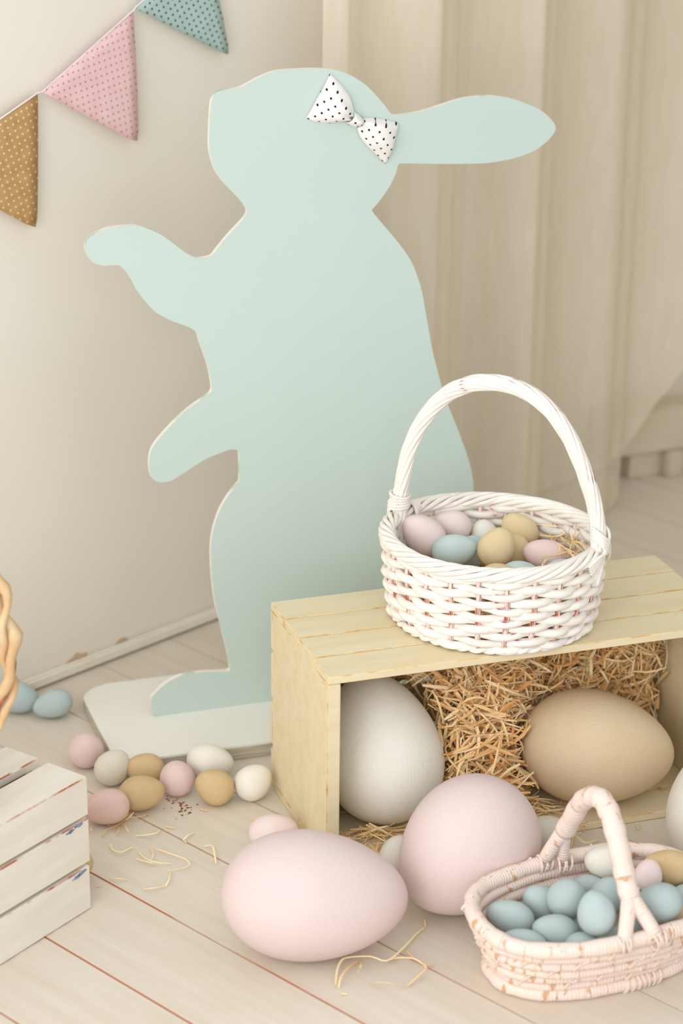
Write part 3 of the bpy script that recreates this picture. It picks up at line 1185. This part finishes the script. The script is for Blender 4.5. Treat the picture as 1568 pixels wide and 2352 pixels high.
bpy.context.view_layer.update()
big = [o for o in bpy.data.objects if o.name.startswith('large_egg')]
eggW = next(o for o in big if 'standing in the crate' in o['label'])
eggT = next(o for o in big if 'large tan' in o['label'])
eggP = next(o for o in big if 'leaning against the pink' in o['label'])
eggQ = next(o for o in big if 'lying on its side' in o['label'])
for e in big:
    e.matrix_basis  # composed from loc/rot/scale
crate_straw()


def px_straw(S, pts, w, tone, z0=0.002, lift=0.004):
    n = len(pts)
    P = []
    for i, (x, y) in enumerate(pts):
        P.append(at(x, y, z0 + lift * math.sin(PI * i / max(1, n - 1))))
    S.path(catmull(P, 3, False), w, tone, up=0.2)


# loose shavings on the floor
S = Straw(21)
for pts in [[(298, 1871), (275, 1893), (246, 1905), (233, 1922)], [(305, 1862), (285, 1880), (262, 1890), (240, 1893)], [(343, 1870), (318, 1876), (296, 1878), (282, 1889)],
            [(275, 1893), (272, 1908), (267, 1918)], [(281, 1891), (290, 1902), (296, 1913)], [(262, 1893), (250, 1896), (232, 1888)], [(290, 1885), (305, 1868), (309, 1862)],
            [(214, 1895), (209, 1903), (211, 1912)]]:
    px_straw(S, pts, 0.0022, S.r.uniform(0.2, 0.8))
S.build('straw_wisps', 'tuft of straw under the rose pink egg by the white crate')
S = Straw(22)
for pts in [[(312, 1919), (340, 1917), (362, 1912), (366, 1904)], [(252, 1938), (260, 1952), (278, 1957), (292, 1951), (306, 1945)], [(318, 1957), (338, 1974), (368, 1982), (395, 1983)],
            [(344, 1948), (352, 1962), (345, 1978)], [(360, 1950), (395, 1962), (425, 1973), (434, 1987), (410, 1996), (380, 2001)], [(390, 2003), (388, 2020), (380, 2036)],
            [(420, 1930), (432, 1918), (447, 1911)], [(420, 1928), (428, 1936)], [(468, 1944), (486, 1942), (492, 1960), (496, 1984)], [(330, 2042), (352, 2040), (378, 2036)],
            [(250, 2015), (270, 2018), (293, 2020)], [(312, 1972), (340, 1980), (362, 1984)], [(460, 1858), (475, 1862)], [(380, 1898), (400, 1902)], [(222, 2033), (231, 2036)]]:
    px_straw(S, pts, 0.0021, S.r.uniform(0.55, 1.0))
S.build('straw_wisps', 'scattered straw wisps on the floor left of the large pink egg')
S = Straw(23)
for pts in [[(770, 2262), (772, 2236), (780, 2212), (796, 2200), (850, 2197), (888, 2207), (925, 2178), (955, 2146), (975, 2130)], [(777, 2270), (782, 2245), (800, 2222), (826, 2206)],
            [(826, 2204), (828, 2218), (822, 2234)], [(888, 2207), (915, 2200), (950, 2202), (975, 2216), (995, 2215)], [(930, 2182), (955, 2205), (978, 2222), (962, 2240), (934, 2266)],
            [(934, 2266), (905, 2260), (870, 2256), (845, 2261)], [(782, 2282), (797, 2284)], [(974, 2112), (977, 2130)]]:
    px_straw(S, pts, 0.0026, S.r.uniform(0.5, 1.0), lift=0.008)
S.build('straw_wisps', 'bent straw wisps in front of the large pink egg')
S = Straw(24)
for pts in [[(1300, 1905), (1325, 1922), (1345, 1936), (1372, 1928)], [(1318, 1890), (1342, 1888), (1352, 1880)], [(1340, 1888), (1342, 1905), (1338, 1912)], [(1318, 1918), (1312, 1945)],
            [(1462, 1888), (1466, 1905)], [(1498, 1800), (1520, 1812), (1536, 1808)], [(572, 1905), (576, 1890), (588, 1880)], [(843, 1903), (868, 1920), (888, 1934), (900, 1952), (894, 1965)]]:
    px_straw(S, pts, 0.0028, S.r.uniform(0.3, 0.9), z0=0.004, lift=0.01)
S.build('straw_wisps', 'straw wisps hanging out of the crate front')

# rust flakes
rnd = random.Random(5)
V, F = [], []
for i in range(46):
    if i < 12:
        x, y = rnd.gauss(392, 7), rnd.gauss(1839, 3)
    elif i < 36:
        x, y = rnd.gauss(425, 11), rnd.gauss(1854, 8)
    else:
        x, y = rnd.gauss(420, 40), rnd.gauss(1868, 14)
    p = at(x, y, 0.0)
    s = rnd.uniform(0.0008, 0.0034) if i < 36 else rnd.uniform(0.0005, 0.0014)
    b = len(V)
    a0 = rnd.uniform(0, PI)
    for kk in range(4):
        a = a0 + kk * PI / 2
        V.append(p + Vector((math.cos(a) * s * rnd.uniform(0.5, 1.2), math.sin(a) * s * rnd.uniform(0.5, 1.2), 0.0003)))
    V.append(p + Vector((0, 0, 0.0012)))
    F += [(b, b + 1, b + 4), (b + 1, b + 2, b + 4), (b + 2, b + 3, b + 4), (b + 3, b, b + 4)]
tag(link('rust_flakes', mesh('rust_flakes', V, F, M['rust'], False)), 'brown rust crumbs on the floor by the egg row', 'crumbs', kind='stuff')


# ------------------------------------------------------------------ white wicker basket with an arched handle
BC = Vector((0.1941, 2.6914, 0))
BYAW = R(-27)


def build_wicker():
    rnd = random.Random(3)
    root = empty('wicker_basket', BC + Vector((0, 0, CH)), BYAW)
    tag(root, 'white painted wicker basket with tall twisted handle standing on the cream crate', 'basket')
    A0, B0, HB = 0.1365, 0.1290, 0.1105          # half axes at the rim, body height

    def wall(th, z, out=0.0):
        h = z / HB
        f = 0.925 + 0.075 * h + 0.018 * math.sin(PI * min(1, h))
        if h < 0.12:
            f -= 0.05 * (1 - h / 0.12) ** 2
        x, y = A0 * f * math.cos(th), B0 * f * math.sin(th)
        nrm = Vector((math.cos(th) / A0, math.sin(th) / B0, 0)).normalized()
        return Vector((x, y, z)) + nrm * out

    NS = 24
    # base
    bp_ = [wall(2 * PI * i / 48, 0.004) for i in range(48)]
    V = [Vector((p.x, p.y, 0.004)) for p in bp_] + [Vector((p.x, p.y, 0.0075)) for p in bp_]
    F = [tuple(reversed(range(48))), tuple(range(48, 96))] + [(i, (i + 1) % 48, (i + 1) % 48 + 48, i + 48) for i in range(48)]
    link('base', mesh('base', V, F, M['wicker_stake'], False), root)
    for k in range(NS):
        th = 2 * PI * k / NS
        pts = [wall(th + rnd.uniform(-0.01, 0.01), z, 0) for z in (0.003, 0.02, 0.04, 0.06, 0.08, 0.1, 0.107)]
        tube('stake', pts, 0.0040, M['wicker_stake'], root, 6)
    rows = 11
    for i in range(rows):
        z0 = 0.0088 + i * 0.0091
        ph = rnd.uniform(0, 6)
        pts, rads = [], []
        n = NS * 7
        for j in range(n):
            th = 2 * PI * j / n
            w = math.cos(NS / 2 * th + PI * i)
            w = math.copysign(abs(w) ** 0.8, w)
            wob = 0.0012 * math.sin(3 * th + ph) + 0.0013 * math.sin(10 * th + 2 * ph)
            pts.append(wall(th, z0 + wob, 0.0046 * w))
            rads.append(0.0055 + 0.0006 * math.sin(7 * th + ph))
        tube('weaver', pts, rads, M['wicker'], root, 8, True)
    # foot rope, two strands
    for s in range(2):
        pts = []
        n = 200
        for j in range(n):
            th = 2 * PI * j / n
            a = 22 * th + PI * s
            p = wall(th, 0.0062, 0.0015 + 0.0030 * math.cos(a))
            p.z = 0.0062 + 0.0022 * math.sin(a)
            pts.append(p)
        tube('foot_strand', pts, 0.0036, M['wicker'], root, 7, True)
    # rim: a thick plait
    for s in range(8):
        pts, rads = [], []
        n = 264
        for j in range(n):
            th = 2 * PI * j / n
            a = 5 * th + 2 * PI * s / 8 + 0.35 * math.sin(6 * th + s)
            lift = 0.004 * max(0, math.cos(th)) ** 6 + 0.002 * max(0, -math.cos(th)) ** 6
            p = wall(th, HB, 0.0012 + 0.0078 * math.cos(a))
            p.z = HB + lift + 0.0062 * math.sin(a) + 0.0008 * math.sin(5 * th + s)
            pts.append(p)
            rads.append(0.0034)
        tube('rim_strand', pts, rads, M['wicker'], root, 7, True)
    # handle, in the basket's own XZ plane
    hp = [(-0.1290, 0.335), (-0.1330, 0.365), (-0.1335, 0.4027), (-0.1296, 0.4334), (-0.1223, 0.4704), (-0.1096, 0.5050), (-0.0920, 0.5341), (-0.0685, 0.5593), (-0.0391, 0.5759),
          (-0.0126, 0.5823), (0.0168, 0.5824), (0.0463, 0.5735), (0.0732, 0.5553), (0.0977, 0.5253), (0.1168, 0.4887), (0.1314, 0.4512), (0.1380, 0.4236), (0.1412, 0.3899), (0.1370, 0.340)]
    ctr = catmull([Vector((x, 0, z - CH)) for x, z in hp], 6, False)
    handle = tube('handle', ctr, 0.0062, M['wicker_stake'], root, 8)
    ns = 9
    for s in range(ns):
        pts, rads = [], []
        L = 0.0
        for i, p in enumerate(ctr):
            if i: L += (ctr[i] - ctr[i - 1]).length
            t = (ctr[min(i + 1, len(ctr) - 1)] - ctr[max(i - 1, 0)]).normalized()
            n1 = Vector((0, 1, 0))
            n2 = t.cross(n1)
            a = 2 * PI * s / ns + L * 20.0
            f = i / (len(ctr) - 1)
            rr = 0.0076 - 0.0012 * abs(f - 0.5) * 2 + 0.0003 * math.sin(s * 3 + L * 60)
            pts.append(p + (n1 * math.cos(a) + n2 * math.sin(a)) * rr)
            rads.append(0.0034)
        tube('handle_strand', pts, rads, M['wicker'], handle, 7)

    # bindings where the handle meets the rim
    def ring(x, z, r, tilt, name='binding'):
        pts = []
        for j in range(20):
            a = 2 * PI * j / 20
            pts.append(Vector((x + r * math.cos(a), r * 1.02 * math.sin(a), z + tilt * r * math.cos(a))))
        tube(name, pts, 0.0021, M['wicker'], root, 6, True)
    for i in range(5):
        ring(-0.1333, 0.1262 + i * 0.0042, 0.0119 + 0.0006 * math.sin(i * 2), 0.15 - 0.08 * i)
    # crossed strands lashing the handle foot to the rim on both sides
    for sx, x0, zc in ((-1, -0.1345, 0.114), (1, 0.1405, 0.121)):
        for d in (-1, 1):
            for k in range(4):
                o = (k - 1.5) * 0.0042
                pts = [Vector((x0 + sx * 0.002, d * 0.030 + o * 0.6, zc - 0.020 - o)), Vector((x0 + sx * 0.0095, d * 0.016 + o * 0.4, zc - 0.007 - o * 0.5)),
                       Vector((x0 + sx * 0.0130, 0.0 + o * 0.3, zc + 0.004 + o)), Vector((x0 + sx * 0.0085, -d * 0.0105, zc + 0.016 + o)), Vector((x0 - sx * 0.004, -d * 0.0120, zc + 0.024 + o))]
                tube('lashing', catmull(pts, 4, False), 0.0022, M['wicker'], root, 6)
    for k in range(5):
        pts = [Vector((-0.118 - 0.002 * k, 0.022 + 0.004 * k, 0.098)), Vector((-0.122, 0.024 + 0.0035 * k, 0.118)), Vector((-0.131, 0.027 + 0.003 * k, 0.1225)), Vector((-0.139, 0.028 + 0.003 * k, 0.112))]
        tube('lashing', catmull(pts, 4, False), 0.0019, M['wicker'], root, 6)
    return wall


wick_wall = build_wicker()


def basket_straw():
    S = Straw(31)
    r = S.r
    rot = Matrix.Rotation(BYAW, 3, 'Z')
    eggs = [o for o in bpy.data.objects if o.get('group') == G3]
    inv = [o.matrix_basis.inverted() for o in eggs]

    def clear(pts):
        return all((m_ @ q).length > 1.0 for q in pts for m_ in inv)
    n = 0
    for i in range(9000):
        if n > 900: break
        th, rr = r.uniform(0, 2 * PI), math.sqrt(r.random()) * 0.9
        lx, ly = 0.118 * rr * math.cos(th), 0.112 * rr * math.sin(th)
        top = 0.050
        if lx > 0.055: top = 0.085
        z = r.uniform(0.010, top)
        d = Vector((r.gauss(0, 1), r.gauss(0, 1), r.gauss(0, 0.35)))
        pts, w, t = S.wisp(Vector((lx, ly, z)), d, r.uniform(0.02, 0.06), r.uniform(-1.6, 1.6), r.uniform(0.0014, 0.0028))
        if any((q.x / 0.119) ** 2 + (q.y / 0.113) ** 2 > 1 or q.z < 0.009 for q in pts):
            continue
        P = [BC + Vector((0, 0, CH)) + rot @ q for q in pts]
        if not clear(P): continue
        S.path(P, w, r.uniform(0.2, 1))
        n += 1
    # longer blades sticking up by the handle foot, beside the pink egg
    for px, py in ((1300, 1262), (1310, 1250), (1320, 1275), (1330, 1262), (1290, 1240), (1312, 1285), (1325, 1290), (1280, 1232), (1318, 1240), (1305, 1295)):
        for kx in range(4):
            p = at(px + r.uniform(-12, 12), py + r.uniform(-10, 10), 0.352 + r.uniform(-0.01, 0.012))
            d = RT * r.gauss(0, 1) + Vector((0, 0, r.gauss(0.2, 0.8))) + FWD * r.gauss(0, 0.4)
            pts, w, t = S.wisp(p, d, r.uniform(0.02, 0.05), r.uniform(-1.5, 1.5), r.uniform(0.0016, 0.0028))
            if clear(pts):
                S.path(pts, w, r.uniform(0.4, 1))
    px1 = [at(1218, 1205, .366), at(1250, 1206, .368), at(1280, 1209, .366)]
    S.path(catmull(px1, 3, False), 0.003, 0.7)
    S.build('basket_straw', 'straw bedding under the eggs in the white wicker basket')


basket_straw()


# ------------------------------------------------------------------ pink coiled raffia basket
PC = Vector((0.2953, 2.2860, 0))
PYAW = R(23.4)


def build_coiled():
    rnd = random.Random(8)
    root = empty('coiled_basket', PC, PYAW)
    tag(root, 'oval pink coiled raffia basket with forked handle full of eggs', 'basket')
    PX = 2.38

    def oval(a, b, th, z, wob=0.0):
        c, s = math.cos(th), math.sin(th)
        f = (abs(c) ** PX + abs(s) ** PX) ** (-1 / PX)
        return Vector((a * f * c, b * f * s, z))
    n = 120
    RZ_, FOOT = 0.0920, Matrix.Rotation(-PYAW, 3, 'Z') @ Vector((0.0032, 0.0190, 0))
    rows = [('foot_coil', 0.1270, 0.0715, 0.0090, 0.0088), ('coil', 0.1245, 0.0705, 0.0228, 0.0070), ('coil', 0.1290, 0.0765, 0.0360, 0.0072), ('coil', 0.1335, 0.0825, 0.0495, 0.0073),
            ('coil', 0.1378, 0.0880, 0.0630, 0.0073), ('coil', 0.1420, 0.0932, 0.0765, 0.0073), ('rim_coil', 0.1462, 0.0980, RZ_, 0.0094)]

    def row_pt(j, th):
        nm, a, b, z, r_ = rows[j]
        p = oval(a, b, th, z)
        h = z / RZ_
        p += FOOT * (1 - h)
        # pushed in where the large egg leans on it
        d = (th - R(118) + PI) % (2 * PI) - PI
        p -= Vector((p.x, p.y, 0)).normalized() * 0.006 * h * math.exp(-(d / 0.38) ** 2)
        return p
    for j, (nm, a, b, z, r_) in enumerate(rows):
        ph = rnd.uniform(0, 6)
        pts, rads = [], []
        for i in range(n):
            th = 2 * PI * i / n
            wb = 1 + 0.005 * math.sin(4 * th + ph) + 0.003 * math.sin(9 * th + 2 * ph)
            p = row_pt(j, th)
            p.x *= wb
            p.y *= wb
            p.z += (0.0012 * math.sin(3 * th + ph) if nm != 'foot_coil' else 0.0)
            pts.append(p)
            rads.append(r_ * (1 + 0.05 * math.sin(13 * th + ph) + 0.03 * math.sin(29 * th)))
        coil = tube(nm, pts, rads, M['raffia'], root, 10, True)
        if nm == 'rim_coil': rim = coil
        if nm == 'foot_coil': foot = coil
    # floor of the basket
    V = [FOOT + oval(0.124, 0.069, 2 * PI * i / 60, 0.004) for i in range(60)] + [FOOT + oval(0.124, 0.069, 2 * PI * i / 60, 0.010) for i in range(60)]
    F = [tuple(reversed(range(60))), tuple(range(60, 120))] + [(i, (i + 1) % 60, (i + 1) % 60 + 60, i + 60) for i in range(60)]
    link('base', mesh('base', V, F, M['raffia'], False, [(v.x, v.y * 8) for v in V]), root)

    # stitches that tie each coil to the next
    def coil_at(j, th):
        return row_pt(j, th), rows[j][4]
    for j in range(1, 6):
        for k in range(11):
            th = 2 * PI * (k + 0.37 * j) / 11 + rnd.uniform(-0.08, 0.08)
            p, r_ = coil_at(j, th)
            q, s_ = coil_at(j + 1, th + 0.10)
            nr = Vector((p.x / 0.13 ** 2, p.y / 0.085 ** 2, 0)).normalized()
            dn = Vector((0, 0, 1))
            pts = [p - dn * r_ * 0.9 + nr * r_ * 0.35, p + nr * (r_ + 0.0009), (p + q) / 2 + nr * (r_ * 0.75), q + nr * (s_ + 0.0009), q + dn * s_ * 0.8 + nr * s_ * 0.5]
            tube('raffia_stitch', catmull(pts, 3, False), 0.0017, M['raffia'], root, 6)
    # handle
    inv = Matrix.Rotation(-PYAW, 3, 'Z')
    bk, fr = Vector((0.2535, 2.3768, 0.0)), Vector((0.3385, 2.1987, 0.0))
    hd = (fr - bk).normalized()
    hn = Vector((-hd.y, hd.x, 0))
    mid = (bk + fr) / 2

    def hp(px, py, o=mid):
        return inv @ (onplane(px, py, o, hn) - PC)

    def lp(p):
        return inv @ (p - PC)
    arch = [hp(*q) for q in ((1297, 1908), (1313, 1880), (1330, 1850), (1345, 1834), (1362, 1829), (1378, 1834), (1392, 1852), (1405, 1885), (1416, 1925), (1425, 1965), (1433, 2005), (1441, 2040), (1446, 2062))]
    ap = catmull(arch, 4, False)
    hnd = tube('handle', ap, [0.0121 + 0.0006 * math.sin(i * 1.3) for i in range(len(ap))], M['raffia'], root, 12)
    legs = [[(1300, 1905), (1282, 1930), (1262, 1955), (1248, 1978)], [(1304, 1905), (1300, 1930), (1296, 1955), (1293, 1980)],
            [(1445, 2056), (1440, 2090), (1435, 2125), (1433, 2168)], [(1448, 2054), (1466, 2085), (1486, 2118), (1510, 2156)]]
    tops = [arch[0], arch[0], arch[-1], arch[-1]]
    for i, lg in enumerate(legs):
        e = at(*lg[-1], RZ_ + 0.002)
        e = lp(e)
        s = tops[i]
        pts = [s.lerp(e, t) + Vector((0, 0, 0.003 * math.sin(PI * t))) for t in (0, 0.25, 0.5, 0.75, 1.0)]
        pts[0] = s + (s - e).normalized() * 0.006
        tube('handle_leg', pts, [0.0110, 0.0096, 0.0088, 0.0086, 0.0088] if i != 1 else [0.0095, 0.0078, 0.0070, 0.0070, 0.0074], M['raffia'], hnd, 10)
        # raffia ties over the rim
        out = Vector((e.x / 0.148 ** 2, e.y / 0.099 ** 2, 0)).normalized()
        for k in range(4):
            t = Vector((-out.y, out.x, 0)) * ((k - 1.5) * 0.0040 + rnd.uniform(-0.0012, 0.0012))
            c = e + t
            c.z = RZ_
            loop = []
            for j in range(14):
                a = 2 * PI * j / 14
                loop.append(c + out * (math.cos(a) * 0.0102) + Vector((0, 0, math.sin(a) * 0.0102)) + t.normalized() * (0.0022 * math.sin(a + k * 1.7)))
            tube('raffia_tie', loop, 0.0014, M['raffia'], rim, 6, True)
    # torn ties round the foot coil at the front
    for k in range(7):
        c = row_pt(0, -PI / 2 + 0.02 + 0.055 * k)
        c.z = 0.0090
        out = Vector((c.x / 0.1335 ** 2, c.y / 0.086 ** 2, 0)).normalized()
        loop = []
        for j in range(14):
            a = 2 * PI * j / 14
            loop.append(c + out * (math.cos(a) * 0.0098) + Vector((0, 0, max(-0.0086, math.sin(a) * 0.0098))) + Vector((0.0015 * math.sin(a + k), 0, 0)))
        tube('raffia_tie', loop, 0.0018, M['raffia'], foot, 6, True)


build_coiled()


# ------------------------------------------------------------------ vine basket on the white crate, mostly outside the frame
def build_vine():
    rnd = random.Random(12)
    base = at(-322, 1880, 0.1801)
    root = empty('vine_basket', base, R(8))
    tag(root, 'twisted pale vine basket with round hoop handle standing on the white crate', 'basket')
    RX, RZ = 0.178, 0.206

    def hoop(a, dr, dy):
        return Vector(((RX + dr) * math.cos(a), dy, RZ + (RZ - 0.006 + dr) * math.sin(a)))
    n = 150
    for s, (rad, amp, turns, ph) in enumerate(((0.0062, 0.0050, 7, 0.0), (0.0048, 0.0085, 7, 3.0))):
        pts, rads = [], []
        for i in range(n):
            a = 2 * PI * i / n - PI / 2
            t = turns * a + ph + 0.7 * math.sin(3 * a)
            pts.append(hoop(a, amp * math.cos(t) + 0.0025 * math.sin(23 * a + s), amp * math.sin(t)))
            rads.append(rad * (1 + 0.55 * max(0, math.sin(11 * a + 3 * s + 1.0)) ** 12 + 0.12 * math.sin(17 * a + s)))
        for p in pts: p.z = max(p.z, 0.009)
        tube('hoop_vine', pts, rads, M['vine'] if s < 2 else M['vine'], root, 8, True)
    for s in range(1):
        pts = []
        for i in range(n):
            a = 2 * PI * i / n - PI / 2
            t = 7 * a + 1.1 + 3.1 * s + 0.7 * math.sin(3 * a)
            p = hoop(a, 0.0062 * math.cos(t), 0.0062 * math.sin(t))
            p.z = max(p.z, 0.006)
            pts.append(p)
        tube('hoop_vine', pts, 0.0020, M['vine_red'], root, 6, True)
    # bowl, woven between hoop and rim
    for j in range(9):
        z = 0.012 + 0.012 * j
        f = math.sqrt(max(0.02, 1 - ((RZ * 0.75 - z) / (RZ * 0.76)) ** 2))
        pts = []
        for i in range(96):
            a = 2 * PI * i / 96
            w = 0.0035 * math.cos(8 * a + PI * j)
            pts.append(Vector(((0.135 * f + w) * math.cos(a), (0.095 * f + w) * math.sin(a), z)))
        tube('weaver', pts, 0.0052, M['vine'] if j % 3 else M['vine_red'], root, 6, True)
    for k in range(16):
        a = 2 * PI * k / 16
        pts = []
        for j in range(6):
            z = 0.010 + 0.02 * j
            f = math.sqrt(max(0.02, 1 - ((RZ * 0.75 - z) / (RZ * 0.76)) ** 2))
            pts.append(Vector((0.135 * f * math.cos(a), 0.095 * f * math.sin(a), z)))
        tube('stake', pts, 0.0032, M['vine_red'], root, 6)


build_vine()
bpy.context.view_layer.update()
